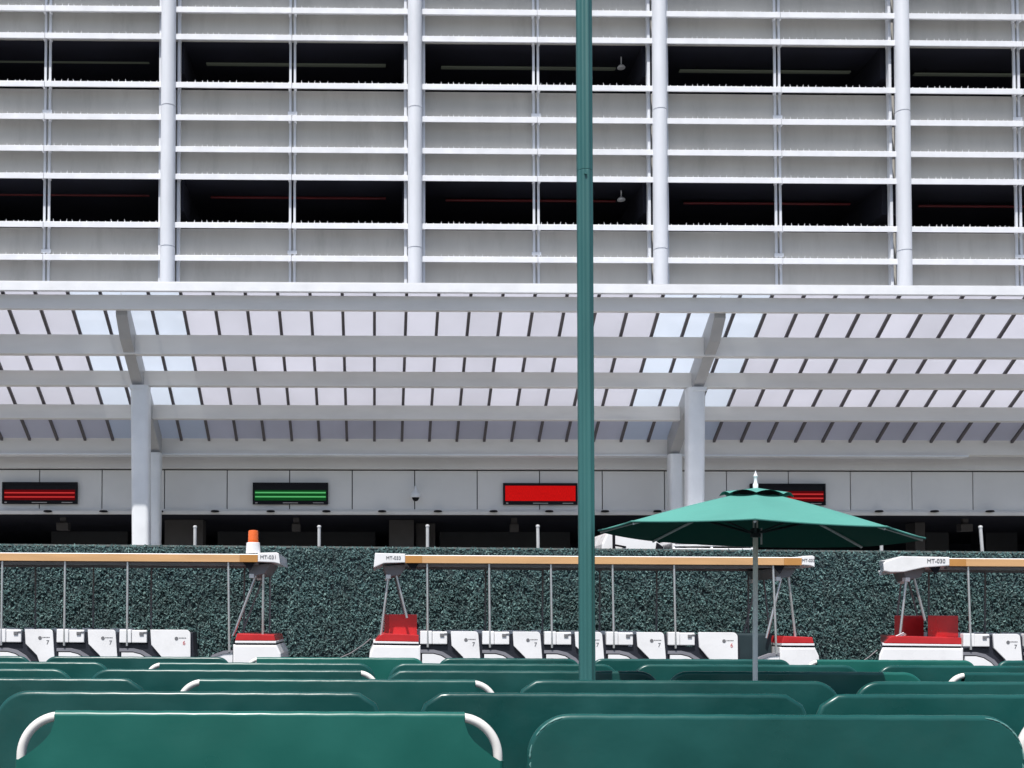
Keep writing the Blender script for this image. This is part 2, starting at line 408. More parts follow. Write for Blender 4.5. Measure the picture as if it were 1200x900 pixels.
# the station front under the decks: bulkhead, wall panels, ledge, dark concourse
YW = 25.0
b = MB(); b.box(xa, xb, YW - 0.15, YW + 0.15, az(549.5, YW - .15), Z_BOT - 0.352); gp(b, 'bulkhead', 'panel')
b = MB(); b.box(xa, xb, YW + 0.055, YW + 0.14, az(603, YW), az(550, YW)); gp(b, 'panel_backing', 'black')
seam = [266 + 73.35 * i for i in range(-7, 0)] + [266, 339.3, 412.7, 486, 559.3, 632.5, 706, 779, 851.7, 924.3, 997, 1069, 1140.5, 1212, 1284, 1356, 1428]
ztp, zbp = az(552, YW), az(597.5, YW)
for a, c in zip(seam[:-1], seam[1:]):
    b = MB(); b.box(ax(a, YW) + 0.011, ax(c, YW) - 0.011, YW, YW + 0.05, zbp, ztp, 0.004); gp(b, 'wall_panel', 'panel')
b = MB(); b.prism([(YW - 0.06, az(603.5, YW)), (YW - 0.075, az(600, YW)), (YW - 0.012, az(597, YW) - 0.003), (YW + 0.05, az(597, YW) - 0.004), (YW + 0.05, az(603.5, YW))], xa, xb, 'x')
gp(b, 'ledge', 'ledge')
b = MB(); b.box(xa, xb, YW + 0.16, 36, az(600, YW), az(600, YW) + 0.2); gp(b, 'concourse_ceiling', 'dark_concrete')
for x0, x1, Y in ((193, 238, 27.0), (456, 485, 27.0), (488, 510, 28.0), (1072, 1084, 27.5), (-110, -70, 27), (1330, 1365, 27)):
    b = MB(); b.box(ax(x0, Y), ax(x1, Y), Y, Y + 0.5, 0, az(600, YW) - 0.01, 0.01); gp(b, 'pillar', 'grey_column')
for x0, x1 in ((60, 150), (255, 440), (515, 668), (1085, 1112), (1155, 1192)):   # dim counters deep in the concourse
    Y = 31
    b = MB(); b.box(ax(x0, Y), ax(x1, Y), Y, Y + 0.8, 0, az(623, Y), 0.02)
    b.box(ax(x0, Y) - .05, ax(x1, Y) + .05, Y - .05, Y + 0.7, az(623, Y) + 0.18, az(618, Y) + 0.12, 0.01)
    gp(b, 'counter', mat('counter_dark', (0.045, 0.048, 0.055), 0.5) if 'counter_dark' not in bpy.data.materials else bpy.data.materials['counter_dark'])

# things hanging on that front
sign_rows = [(2, 90, 'red', 'black sign at the left photo edge with two glowing red lines'),
             (296, 384.5, 'green', 'black sign with two glowing green lines on the wall panels'),
             (590, 677, 'full', 'sign with a solid glowing red screen just left of the green lamp post'),
             (880, 968, 'red', 'red lined black sign half hidden by the green umbrella')]
for x0, x1, kind, lab in sign_rows:
    Y = YW - 0.09
    X0, X1, Z0, Z1 = ax(x0, Y), ax(x1, Y), az(591.3, Y), az(566, Y)
    xc = (X0 + X1) / 2; hwid = (X1 - X0) / 2; hh = (Z1 - Z0) / 2
    t = thing('message_sign', (xc, Y, Z0), lab, 'sign', 'message signs on the station front')
    b = MB()                                   # casing ring around a recessed screen
    b.box(-hwid, hwid, 0.02, 0.085, 0, 2 * hh, 0.006)
    for q in ((-hwid, hwid, 0, 0.045), (-hwid, hwid, 2*hh - 0.05, 2*hh)): b.box(q[0], q[1], 0, 0.019, q[2], q[3], 0.004)
    for q in (-hwid, hwid - 0.04): b.box(q, q + 0.04, 0, 0.019, 0.046, 2*hh - 0.051, 0.004)
    b.build('casing', 'black', t)
    s0, s1 = 0.085, 2 * hh - (0.06 if kind == 'full' else 0.17)
    sc_ = MB(); sc_.box(-hwid + 0.045, hwid - 0.045, 0.012, 0.0195, s0, s1)
    scr = sc_.build('screen', {'red': 'led_red_dim', 'green': 'led_green_dim', 'full': 'led_red_full'}[kind], t)
    if kind != 'full':
        for fz in (0.70, 0.30):
            zc = s0 + (s1 - s0) * (fz if kind == 'red' else fz + 0.06)
            l = MB(); l.box(-hwid + 0.055, hwid - 0.055, 0.006, 0.0115, zc - 0.015, zc + 0.015)
            l.build('light_line', 'led_red' if kind == 'red' else 'led_green', scr)
    l = MB(); l.box(-0.17, 0.17, -0.004, -0.001, 0.022, 0.04); l.box(hwid - 0.34, hwid - 0.1, -0.004, -0.001, 0.022, 0.04); l.box(-hwid + 0.06, -hwid + 0.11, -0.004, -0.001, 0.016, 0.045)
    l.build('small_print', 'small_print', t)
ords = 'first second third fourth fifth sixth seventh eighth ninth tenth eleventh twelfth thirteenth fourteenth fifteenth sixteenth seventeenth eighteenth'.split()
dl = MB(); dl.lathe([(0.05, 0.05), (0.08, 0.045), (0.095, 0.025), (0.09, 0.010), (0.03, 0.0)], n=18)
dl_me = None
xs_l = [56 + 65.3 * i for i in range(18)]
xs_l = [x if x < 760 else x - 0.35 * i for i, x in enumerate(xs_l)]
for i, x in enumerate(xs_l):
    p = at(x, 600.5, YW - 0.13)
    if dl_me is None:
        o = dl.build('downlight', 'black'); dl_me = o.data
    else: o = link('downlight', dl_me)
    o.location = p
    tag(o, 'small black oval downlight on the pale ledge, %s from the left' % ords[i], 'downlight', 'downlights along the ledge')
p = at(487, 583, YW - 0.22)
cam_t = thing('dome_camera', p, 'small white dome security camera on the wall panels', 'security camera')
b = MB(); b.lathe([(0.115, 0.0), (0.125, 0.03), (0.11, 0.10), (0.05, 0.15), (0.04, 0.20)], n=20); b.build('housing', 'white_paint', cam_t)
b = MB(); b.lathe([(0.01, -0.085), (0.05, -0.07), (0.075, -0.03), (0.08, -0.002)], n=20); b.build('lens_dome', 'black', cam_t)
b = MB(); b.tube([(0, 0, 0.19), (0, 0.05, 0.25), (0, 0.217, 0.25)], 0.025); b.build('arm', 'white_paint', cam_t)

# boxes hanging under the concourse ceiling
zc = az(600, YW)
for x0, x1, yb, lab in ((66, 80, 622, 'small grey box hanging in the dark opening below the left red sign'),
                       (342, 352, 623, 'small grey box hanging in the dark opening below the green sign'),
                       (598, 608, 623, 'small grey box hanging in the dark opening below the solid red sign'),
                       (1126, 1140, 622, 'small grey box hanging in the dark opening right of the umbrella')):
    Y = 26.5
    X0, X1 = ax(x0, Y), ax(x1, Y); z0, z1 = az(yb, Y), az(yb - 9, Y)
    t = thing('hanging_speaker', ((X0 + X1) / 2, Y, zc), lab, 'speaker', 'boxes hanging in the concourse')
    b = MB(); b.box(-(X1-X0)/2, (X1-X0)/2, 0, 0.22, z0 - zc, z1 - zc, 0.015); b.build('cabinet', 'grey_column', t)
    b = MB(); b.box(-0.07, 0.07, 0.06, 0.14, z1 - zc - .01, 0); b.build('hanger', 'grey_column', t)

# lamps and pipes under the garage decks
def deck_tube(x0, x1, L, m, lab, cat, name, yy):
    Y = 24.75; z = az(yy, Y)
    X0, X1 = ax(x0, Y, yy), ax(x1, Y, yy)
    if name == 'tube_light':
        t = thing(name, ((X0 + X1) / 2, Y, z), lab, cat, 'tube lights in the upper deck')
        b = MB(); b.box(X0 - (X0+X1)/2, X1 - (X0+X1)/2, -0.05, 0.05, -0.012, 0.022, 0.006); b.build('tube', m, t)
        for s in (-.4, .4):
            b = MB(); b.tube([(s * (X1 - X0), 0, 0.03), (s * (X1 - X0), 0, L + 0.125 - z)], 0.008, 6); b.build('hanger', 'black', t)
    else:
        t = thing(name, ((X0 + X1) / 2, Y, z), lab, cat, 'red pipes in the lower deck')
        b = MB(); b.tube([(X0 - (X0+X1)/2, 0, 0), (X1 - (X0+X1)/2, 0, 0)], 0.03, 10); b.build('pipe', m, t)
        for s in (-.4, .4):
            b = MB(); b.tube([(s * (X1 - X0), 0, 0.02), (s * (X1 - X0), 0, L + 0.125 - z)], 0.008, 6); b.build('hanger', 'black', t)
place = ['at the left edge', 'behind the left bay', 'behind the middle bay', 'right of the lamp post', 'at the right edge']
for (x0, x1), pl in zip(((-30, 175), (242, 452), (517, 721), (796, 996), (1071, 1210)), place):
    deck_tube(x0, x1, lev[2], 'tube_lamp', 'long dim tube light under the upper deck, ' + pl, 'light', 'tube_light', 77 + x0 * 0.006)
    deck_tube(x0 + 5, x1, lev[1], 'pipe_red', 'thin dark red pipe under the lower deck, ' + pl, 'pipe', 'sprinkler_pipe', 232 + x0 * 0.006)
for L, yy, lab in ((lev[2], 80, 'small white pendant lamp in the upper dark deck opening beside the lamp post'),
                   (lev[1], 235, 'small white pendant lamp in the lower dark deck opening beside the lamp post')):
    p = at(728, yy, 24.3)
    t = thing('pendant_lamp', p, lab, 'lamp', 'pendant lamps in the garage')
    b = MB(); b.lathe([(0.085, 0.0), (0.09, 0.02), (0.06, 0.06), (0.02, 0.085)], n=16); b.build('shade', 'white_paint', t)
    b = MB(); b.tube([(0, 0, 0.08), (0, 0, L + 0.125 - p.z)], 0.014, 8); b.build('stem', 'white_paint', t)

# ------------------------------------------------------------------ canopy
YB = 24.2; SL = 0.6
ZB = H + (720 - 515) / 1300 * YB + 0.07
def zp(Y): return ZB + SL * (YB - Y)              # underside of the roofing sheets
def yplane(y):
    lo_, hi_ = 15.0, 30.0
    for _ in range(50):
        m_ = (lo_ + hi_) / 2
        if az(y, m_) > zp(m_): hi_ = m_
        else: lo_ = m_
    return lo_
Yf_ = yplane(347.5)
while az(347.5, Yf_) > zp(Yf_ + 0.10) - 0.060: Yf_ -= 0.005
YF = Yf_ - 0.10
X0r = ax(438.8, yplane(380), 380); DX = 36.8 / 1300 * yplane(380)
canopy = thing('station_canopy', (0, 22, 0), 'long white sloping canopy with translucent roof panels on white posts', 'canopy')
def cp(mb, name, m):
    o = mb.build(name, m, canopy)
    for v in o.data.vertices: v.co.y -= 22
    return o
idx = [-8.48 - i for i in range(9)][::-1] + list(range(-7, 11)) + [11.42 + i for i in range(18)]
beams = [-7.86, 10.84]
def bar(mb, x, wd, y0, y1, top, dep):
    mb.prism([(y0, zp(y0) + top), (y1, zp(y1) + top), (y1, zp(y1) + top - dep), (y0, zp(y0) + top - dep)], x - wd / 2, x + wd / 2, 'x')
for q in idx:
    b = MB(); bar(b, X0r + q * DX, 0.057, YF + 0.02, YB + 0.05, -0.004, 0.055); cp(b, 'rafter', 'rafter')
edges = sorted(idx + beams)
for a, c in zip(edges[:-1], edges[1:]):
    xa_, xb_ = X0r + a * DX + 0.004, X0r + c * DX - 0.004
    clear = any(abs((a + c) / 2 - q) < 1.7 for q in beams)
    b = MB()
    n = 8
    for i in range(n):
        y0 = YF + (YB + 0.05 - YF) * i / n; y1 = YF + (YB + 0.05 - YF) * (i + 1) / n
        b.quad((xa_, y0, zp(y0)), (xb_, y0, zp(y0)), (xb_, y1, zp(y1)), (xa_, y1, zp(y1)))
    bmesh.ops.remove_doubles(b.bm, verts=b.bm.verts, dist=1e-5)
    o = cp(b, 'roof_panel', 'sheet_clear' if clear else 'sheet')
    if clear: o['label'] = 'clear bluish roof panel'
XL, XR = X0r + idx[0] * DX, X0r + idx[-1] * DX
def flat(y0, y1, Y): return az(y0, Y), az(y1, Y)
b = MB(); b.box(XL, XR, YF - 0.09, YF - 0.004, az(343, YF - .09), zp(YF) + 0.003, 0.008); b.box(XL, XR, YF - 0.088, YF + 0.03, zp(YF) + 0.004, zp(YF) + 0.014, 0.002); cp(b, 'gutter', 'white_paint')  # thin plate over the panel edge added to block a sun streak
def purlin(yt, yb, name='purlin'):
    Y = yplane(yt)
    while az(yt, Y) > zp(Y + 0.13) - 0.062: Y -= 0.01
    zt = az(yt, Y)
    z0 = az(yb, Y)
    b = MB(); b.box(XL, XR, Y, Y + 0.13, z0 + 0.035, zt, 0.008)
    b.box(XL, XR, Y - 0.03, Y + 0.16, z0, z0 + 0.0349, 0.006)
    cp(b, name, 'steel_paint')
b = MB(); b.box(XL, XR, Yf_, Yf_ + 0.10, az(364.5, Yf_), az(347.5, Yf_), 0.01); cp(b, 'front_beam', 'steel_paint')
purlin(394, 417); purlin(436, 453.5); purlin(475.5, 492)
for q in beams:
    x = X0r + q * DX
    b = MB()
    y0, y1 = Yf_ + 0.17, YB - 0.05
    b.prism([(y0, zp(y0) - 0.03), (y1, zp(y1) - 0.03), (y1, zp(y1) - 0.50), (y0 + 0.35, zp(y0 + 0.35) - 0.52), (y0, zp(y0) - 0.36)], x - 0.11, x + 0.11, 'x', bev=0.008)
    cp(b, 'main_beam', 'beam_shaded')
    for Yp, wd, lab in ((22.25, 0.34, 'front'), (24.05, 0.27, 'rear')):
        zt = zp(Yp) - 0.48
        b = MB()
        sg = 1 if q < 0 else -1
        xt, xbm = x + (-0.02 if lab == 'rear' else 0.045) * sg, x + (-0.03 if lab == 'rear' else 0.115) * sg
        def ring(cx, z, w_, d_):
            r_ = 0.08
            pts = []
            for (sx, sy, a0) in ((1, 1, 0), (-1, 1, 90), (-1, -1, 180), (1, -1, 270)):
                for k_ in range(5):
                    a = R(a0 + 22.5 * k_)
                    pts.append((cx + sx * (w_/2 - r_) + r_ * math.cos(a), Yp + sy * (d_/2 - r_) + r_ * math.sin(a), z))
            return [b.bm.verts.new(p_) for p_ in pts]
        ra, rb_ = ring(xbm, gz(0, 24), wd, 0.30), ring(xt, zt, wd * 1.06, 0.34)
        n = len(ra)
        for k_ in range(n):
            f = b.bm.faces.new((ra[k_], ra[(k_+1) % n], rb_[(k_+1) % n], rb_[k_])); f.smooth = True
        b.bm.faces.new(ra[::-1]); b.bm.faces.new(rb_)
        cp(b, 'post', 'post_paint')
    b = MB(); b.box(x - 0.14, x + 0.14, 22.06, 22.44, zp(22.25) - 0.56, zp(22.25) - 0.475, 0.006); cp(b, 'cap_plate', 'post_paint')
Y = YB + 0.06
b = MB(); b.box(XL, XR, Y, Y + 0.30, az(532, Y), az(513, Y), 0.01); cp(b, 'eave_beam', 'steel_paint')
b = MB(); b.box(XL, XR - 4.0, Y - 0.05, Y + 0.25, az(534.5, Y), az(532.3, Y), 0.006); cp(b, 'gutter', 'white_paint')

# ------------------------------------------------------------------ fence posts behind the hedge
YPOST = 19.25
fp = [(228.5, 617, 'white fence post rising above the hedge beside the left dark pillar', 0),
      (374, 616.5, 'white fence post rising above the hedge under the green sign', 0),
      (501, 615.5, 'white fence post rising above the hedge by the middle grey pillar', 0),
      (631, 615.5, 'white fence post rising above the hedge under the solid red sign', -0.012),
      (1033, 632, 'short white fence post peeking over the hedge under the umbrella edge', 0),
      (1153, 615.5, 'slightly leaning white fence post rising above the hedge at the right', -0.06)]
for x, yt, lab, lean in fp:
    p = at(x, 640, YPOST); z0 = gz(p.x, YPOST); h = az(yt, YPOST) - z0
    t = thing('fence_post', (p.x - lean * 2, YPOST, z0), lab, 'post', 'fence posts behind the hedge', (0, lean, 0))
    b = MB(); b.tube([(0, 0, 0), (0, 0, h - 0.02)], 0.028, 14); b.build('shaft', 'fence_post', t)
    b = MB(); b.lathe([(0.034, h - 0.03), (0.036, h - 0.01), (0.025, h + 0.008), (0.004, h + 0.012)], n=14); b.build('cap', 'fence_post', t)

# ------------------------------------------------------------------ hedge of artificial leaves
YH = 18.55
hl, hr = at(0, 636.2, YH), at(1200, 645.5, YH)
hs = (hr.z - hl.z) / (hr.x - hl.x)
hx0, hx1 = ax(-140, YH), ax(1340, YH)
def htop(x): return hl.z + hs * (x - hl.x)
PW = 1.5
hedge = thing('leaf_wall', (0, YH, 0), 'long dark green wall of artificial leaves behind the trams', 'hedge')
def leaf_panel_mesh(seed):
    g = np.random.default_rng(seed)
    Hh = 2.75; n = int(PW * Hh * 1900)
    c = np.stack([g.uniform(0.008, PW - 0.008, n), -g.uniform(0.0, 0.055, n), g.uniform(0.0, Hh - 0.02, n)], 1)
    # thinner and clumped patches
    ph = np.sin(c[:, 0] * 9 + seed) * np.sin(c[:, 2] * 8 + 1.3 * seed) + 0.6 * np.sin(c[:, 0] * 23 + c[:, 2] * 19)
    keep = g.uniform(-1.9, 1.0, n) < ph + 1.0
    keep &= ~((np.abs(c[:, 0] - PW * 0.5) < 0.008))
    c = c[keep]; n = len(c)
    nor = np.stack([g.normal(0, .33, n), -np.ones(n), g.normal(0.34, .33, n)], 1); nor /= np.linalg.norm(nor, axis=1)[:, None]
    ang = g.uniform(0, 2 * np.pi, n)
    up = np.stack([np.cos(ang), g.normal(0, .3, n), np.sin(ang)], 1)
    t = up - nor * (up * nor).sum(1)[:, None]; t /= np.linalg.norm(t, axis=1)[:, None]
    s_ = np.cross(nor, t)
    L = g.uniform(0.018, 0.036, n)[:, None]; W = L * 0.42
    fold = nor * L * 0.18
    a = c - t * L; b_ = c + t * L; l = c - s_ * W + fold; r = c + s_ * W + fold
    V = np.concatenate([a, b_, l, r]).tolist()
    i = np.arange(n)
    Fc = np.concatenate([np.stack([i, i + 3 * n, i + n], 1), np.stack([i, i + n, i + 2 * n], 1)]).tolist()
    me = bpy.data.meshes.new('leaf_panel'); me.from_pydata(V, [], Fc); me.materials.append(M['leaf']); me.update()
    return me
variants = [leaf_panel_mesh(s) for s in (1, 2, 3)]
npan = int((hx1 - hx0) / PW) + 1
for i in range(npan):
    x = hx0 + i * PW
    zt = htop(x + PW / 2)
    o = link('leaf_panel', variants[(i * 7 + i // 3) % 3], hedge)
    o.location = (x, 0, zt - 2.75); o.rotation_euler = (0, -math.atan(hs), 0)
    b = MB(); b.prism([(x + 0.004, gz(x, YH)), (x + PW - 0.004, gz(x + PW, YH)), (x + PW - 0.004, htop(x + PW) - 0.05), (x + 0.004, htop(x) - 0.05)], 0.012, 0.07)
    b.build('backing_board', 'hedge_back', hedge)
b = MB(); b.prism([(hx0, htop(hx0) - 0.045), (hx1, htop(hx1) - 0.045), (hx1, htop(hx1) - 0.015), (hx0, htop(hx0) - 0.015)], 0.0, 0.09); b.build('top_rail', mat('top_rail', (0.13, 0.15, 0.145), 0.7), hedge)

# ------------------------------------------------------------------ truck behind the hedge
YT = 20.2
tx = ax(704, YT); tz = gz(tx, 20.8)
truck = thing('truck', (tx, YT, tz), 'white truck parked behind the hedge, its cab roof showing under the umbrella', 'truck')
def tu(x): return ax(x, YT) - tx
def tzz(y): return az(y, YT, 740) - tz
zr, zm, zw = tzz(624.5), tzz(641), 1.75
b = MB(); b.prism([(0.0, 0.55), (tu(778), 0.55), (tu(778), zm), (tu(770), zm + 0.10), (tu(752), zr - 0.05), (tu(738), zr), (tu(712), zr + 0.01), (0.10, zr - 0.03), (0.02, zm + 0.05), (-0.02, zw - 0.35), (-0.05, 0.6)], 0, 1.9, bev=0.03)
b.build('cab', 'tram_white', truck)
b = MB(); b.box(tu(705), tu(752), -0.006, 0.0, 1.9, zm - 0.08); b.build('window', 'glass', truck)
b = MB(); b.box(tu(715), tu(718), -0.22, -0.16, zm - 0.05, zm + 0.20, 0.01); b.tube([(tu(716), -0.16, zm + 0.03), (tu(733), 0.01, zm + 0.0)], 0.018); b.tube([(tu(716), -0.18, zm + 0.18), (tu(716), -0.18, zm + 0.36)], 0.018); b.build('mirror', 'black', truck)
b = MB(); b.prism([(tu(767), zm - 0.1), (tu(769), zm + 0.09), (tu(777), zm + 0.0), (tu(777), zm - 0.1)], -0.012, -0.004); b.build('vent_grille', 'black', truck)
b = MB(); b.box(tu(790), tu(884), 0.02, 1.9, 0.75, zm - 0.02, 0.02); b.box(tu(779), tu(790), 0.3, 1.6, 0.6, zm - 0.2); b.build('cargo_bed', 'tram_white', truck)
b = MB(); b.box(tu(790), tu(884), 0.05, 0.12, zm + 0.02, zm + 0.05, 0.008); b.prism([(tu(790), tzz(632)), (tu(886), tzz(637.5)), (tu(886), tzz(637.5) - 0.05), (tu(790), tzz(632) - 0.055)], 0.05, 1.85)
b.build('rack', 'tram_white', truck)
for x in (790.5, 835, 883):
    b = MB(); b.box(tu(x) - 0.02, tu(x) + 0.02, 0.06, 0.11, zm - 0.03, tzz(633 + (x - 790) * .05) - 0.05); b.build('rack_post', 'tram_white', truck)
for x in (0.15, 2.35):
    for y in (0.0, 1.65):
        b = MB()
        for a0, a1, r0 in ((0, 0.25, 0.42),):
            b.tube([(x, y + a0, 0.42), (x, y + a1, 0.42)], 0.42, 24)
        wo_ = b.build('wheel', 'rubber', truck)
        b = MB(); b.tube([(x, y - 0.01, 0.42), (x, y + 0.26, 0.42)], 0.22, 20); b.build('rim', 'galvanised', wo_)
b = MB(); b.box(0.0, tu(884), 0.5, 1.4, 0.45, 0.56); b.build('chassis', 'black', truck)

# ------------------------------------------------------------------ trams
SP = 81.25
WT = 1.4
def skew(mb, far, near):
    """slant the left end in plan: its far corner, and a little of its near corner, are cut back"""
    for v in mb.bm.verts:
        if v.co.x < 0.6:
            k = (0.6 - v.co.x) / 0.6
            v.co.x += k * far * max(0.0, v.co.y) / WT
            if v.co.y < 0.01: v.co.x += k * near * 0.12
def make_tram(x0px, label, code, e=0.0, nose_r=6.46, cap_r=6.40, gold_r=6.215, gold_w=0.26, beacon=False, number='7', dz=0.0):
    Y = 16.0
    p = at(x0px, 700, Y)
    t = thing('tram', (p.x, Y, gz(p.x, Y) + 0.004), label, 'tram', 'open trams parked along the hedge', (0, TILT, 0))
    P = lambda mb, n, m, par=t: mb.build(n, m, par)
    # underframe and wheels
    b = MB(); b.box(0.1, nose_r + e - 0.1, 0.15, WT - 0.15, 0.22, 0.44, 0.02); P(b, 'chassis', 'tram_grey')
    b = MB(); b.box(0.3, nose_r + e - 0.3, 0.05, WT - 0.05, 0.441, 0.48, 0.005); P(b, 'floor', 'tram_trim')
    for wx in (0.55 + e, 5.72 + e):
        for wy in (0.06, WT - 0.28):
            b = MB(); b.tube([(wx, wy, 0.25), (wx, wy + 0.02, 0.25), (wx, wy + 0.20, 0.25), (wx, wy + 0.22, 0.25)], [0.23, 0.25, 0.25, 0.23], 24); wo_ = P(b, 'wheel', 'rubber')
            b = MB(); b.tube([(wx, wy - 0.006, 0.25), (wx, wy + 0.226, 0.25)], 0.14, 18); b.build('rim', 'galvanised', wo_)
    # roof
    zb, zt = 2.09, 2.215
    c0, c1 = 0.455 + e * 1.05, gold_r + e
    b = MB(); b.prism([(0.0, zb + .01), (0.0, zt - 0.018), (0.03, zt - 0.003), (0.3, zt + 0.008), (WT / 2, zt + 0.012), (WT - 0.3, zt + 0.008), (WT - 0.03, zt - 0.003), (WT, zt - 0.018), (WT, zb + .01), (WT - 0.1, zb), (0.1, zb)], c0, c1, 'x')
    roof = P(b, 'roof', 'tram_white')
    for yy in (0.06, WT - 0.14):
        b = MB(); b.box(c0, c1, yy, yy + 0.08, zb - 0.035, zb - 0.002, 0.005); b.build('roof_rail', 'tram_grey', roof)
    for s, ya, yb_ in ((0, -0.016, -0.001), (1, WT + 0.001, WT + 0.016)):
        b = MB(); b.box(c0 + 0.245, c1 - gold_w, ya, yb_, zb + 0.004, zt - 0.014, 0.003); b.build('trim_strip', 'tan', roof)
        for xa_, xb_ in ((c0 + 0.002, c0 + 0.243), (c1 - gold_w + 0.002, c1 - 0.002)):
            b = MB(); b.box(xa_, xb_, ya, yb_, zb + 0.004, zt - 0.014, 0.003); o = b.build('trim_end', 'tan_dark', roof); o['label'] = 'darker gold end of the tan roof strip'
    b = MB()
    if e: b.prism([(0.0, 2.02), (-0.01, 2.13), (0.03, 2.16), (0.26, 2.235), (c0, 2.225), (c0, 2.10), (0.6, 2.07), (0.3, 2.005), (0.1, 2.0)], -0.02, WT + 0.02, bev=0.012)
    else: b.prism([(0.0, 2.025), (0.02, 2.236), (c0, 2.228), (c0, 2.10), (0.15, 2.09)], -0.02, WT + 0.02, bev=0.01)
    if e: skew(b, 0.62, 0.20)
    capo = P(b, 'end_cap', 'tram_white')
    lettering(code, 0.068 if not e else 0.085, 'mark', capo, (c0 - 0.17 if not e else c0 - 0.2, -0.024, 2.165), name='lettering')
    b = MB(); b.prism([(c1, 2.10), (c1, 2.228), (cap_r + e - 0.03, 2.236), (cap_r + e, 2.22), (cap_r + e + (0.02 if beacon else 0), 2.07), (cap_r + e - 0.06, 2.09)], -0.02, WT + 0.02, bev=0.01)
    capo = P(b, 'end_cap', 'tram_white')
    lettering(code, 0.075 if beacon else 0.06, 'mark', capo, ((c1 + cap_r + e) / 2, -0.024, 2.165))
    # roof brackets and struts
    for s, xo in ((1, 0.16 + e * 0.45), (-1, nose_r - 0.37 + e - (0.22 if not beacon else 0.12))):
        b = MB(); b.prism([(xo - 0.02, 2.05), (xo + 0.34, 2.085), (xo + 0.24, 1.93), (xo + 0.04, 1.90)], 0.14, WT - 0.14, bev=0.006)
        if e and s > 0:
            for v in b.bm.verts: v.co.x += 0.48 * max(0, v.co.y - 0.15) / WT
        P(b, 'bracket', 'tram_grey')
        gx = xo + 0.40 if s > 0 else xo + 0.02
        b = MB(); b.prism([(gx - 0.08, 2.088), (gx + 0.09, 2.088), (gx + (0.02), 1.97)], 0.02, 0.05); P(b, 'gusset', 'black')
        for yy in (0.18, WT - 0.18):
            sh = 0.42 if (e and s > 0 and yy > 0.5) else 0.0
            if s > 0:
                for a, c in (((xo + 0.06, 1.93), (xo - 0.05, 1.03)), ((xo + 0.17, 1.93), (xo + 0.33, 1.30))):
                    b = MB(); b.tube([(a[0] + sh, yy, a[1]), (c[0] + sh, yy, c[1])], 0.019 if yy < 0.5 else 0.015, 10); P(b, 'strut', 'chrome' if yy < 0.5 else 'tram_grey')  # far struts in dark grey: shade put into the colour
            else:
                for a, c in (((xo + 0.22, 1.93), (nose_r - 0.27 + e, 1.03)), ((xo + 0.12, 1.93), (nose_r - 0.70 + e, 1.03))):
                    b = MB(); b.tube([(a[0], yy, a[1]), (c[0], yy + (0.0), c[1])], 0.019 if yy < 0.5 else 0.015, 10); P(b, 'strut', 'chrome' if yy < 0.5 else 'tram_grey')  # here too the far struts get their shade as dark grey
            b = MB(); b.box(xo + 0.02 + sh, xo + 0.09 + sh, yy - 0.05, yy + 0.05, 1.87, 1.93, 0.006); P(b, 'strut_socket', 'tram_white')
    # left nose
    n1 = 0.655 + e
    b = MB(); b.prism([(-0.10, 0.40), (n1 + 0.03, 0.40), (n1 + 0.03, 0.905), (0.0, 0.912), (-0.05, 0.80)], 0.0, WT, bev=0.03); e and skew(b, 0.62, 0.0); P(b, 'nose', 'tram_white')
    b = MB(); b.prism([(0.0, 0.915), (n1, 0.907), (n1, 0.925), (0.0, 0.932)], 0.02, WT - 0.02); e and skew(b, 0.62, 0.0); P(b, 'seam_strip', 'black')
    b = MB(); b.prism([(0.0, 0.934), (n1, 0.927), (n1, 0.955), (0.0, 0.966)], 0.0, WT, bev=0.006); e and skew(b, 0.62, 0.0); P(b, 'nose_stripe', 'tram_white')
    b = MB(); b.prism([(0.03, 0.968), (n1, 0.957), (n1, 1.055), (0.16, 1.075), (0.10, 1.05)], 0.0, WT, bev=0.008); e and skew(b, 0.62, 0.0); P(b, 'hood', 'red')
    if e:
        for xa_, yy in ((0.66, 0.92), (0.93, 0.42)):
            b = MB(); wd = 0.41
            b.prism([(xa_, yy + 0.10), (xa_ + 0.09, yy), (xa_ + wd, yy + 0.01), (xa_ + wd + 0.01, yy + 0.36), (xa_ + 0.2, yy + 0.42)], 1.05, 1.375, 'z', bev=0.01); P(b, 'seat_shell', 'red')
        b = MB(); b.tube([(0.34, 0.12, 1.07), (0.38, 0.08, 1.10)], 0.02); b.tube([(0.12, 0.05, 1.02), (0.34, 0.06, 1.12)], 0.012); P(b, 'grab_handle', 'chrome')
    else:
        b = MB(); b.prism([(0.17, 0.62), (0.235, 0.40), (0.645, 0.41), (0.65, 0.72), (0.3, 0.74)], 1.05, 1.355, 'z', bev=0.01); P(b, 'seat_shell', 'red')
        b = MB(); b.prism([(0.17, 1.10), (0.235, 0.88), (0.645, 0.89), (0.65, 1.25), (0.3, 1.28)], 1.05, 1.355, 'z', bev=0.01); P(b, 'seat_shell', 'red')
    # right nose and rear compartment
    r0 = 5.92 + e; re = nose_r + e
    b = MB(); b.prism([(r0 - 0.03, 0.40), (re + 0.03, 0.40), (re + 0.01, 0.78), (re - 0.05, 0.905), (r0 - 0.03, 0.905)], 0.0, WT, bev=0.03); P(b, 'nose', 'tram_white')
    b = MB(); b.box(r0, re - 0.06, 0.02, WT - 0.02, 0.907, 0.925); P(b, 'seam_strip', 'black')
    b = MB(); b.box(r0, re - 0.06, 0.0, WT, 0.927, 0.96, 0.006); P(b, 'nose_stripe', 'tram_white')
    b = MB(); b.prism([(r0, 0.962), (re - 0.07, 0.962), (re - 0.09, 1.05), (r0 + 0.03, 1.065)], 0.0, WT, bev=0.01); P(b, 'hood', 'red')
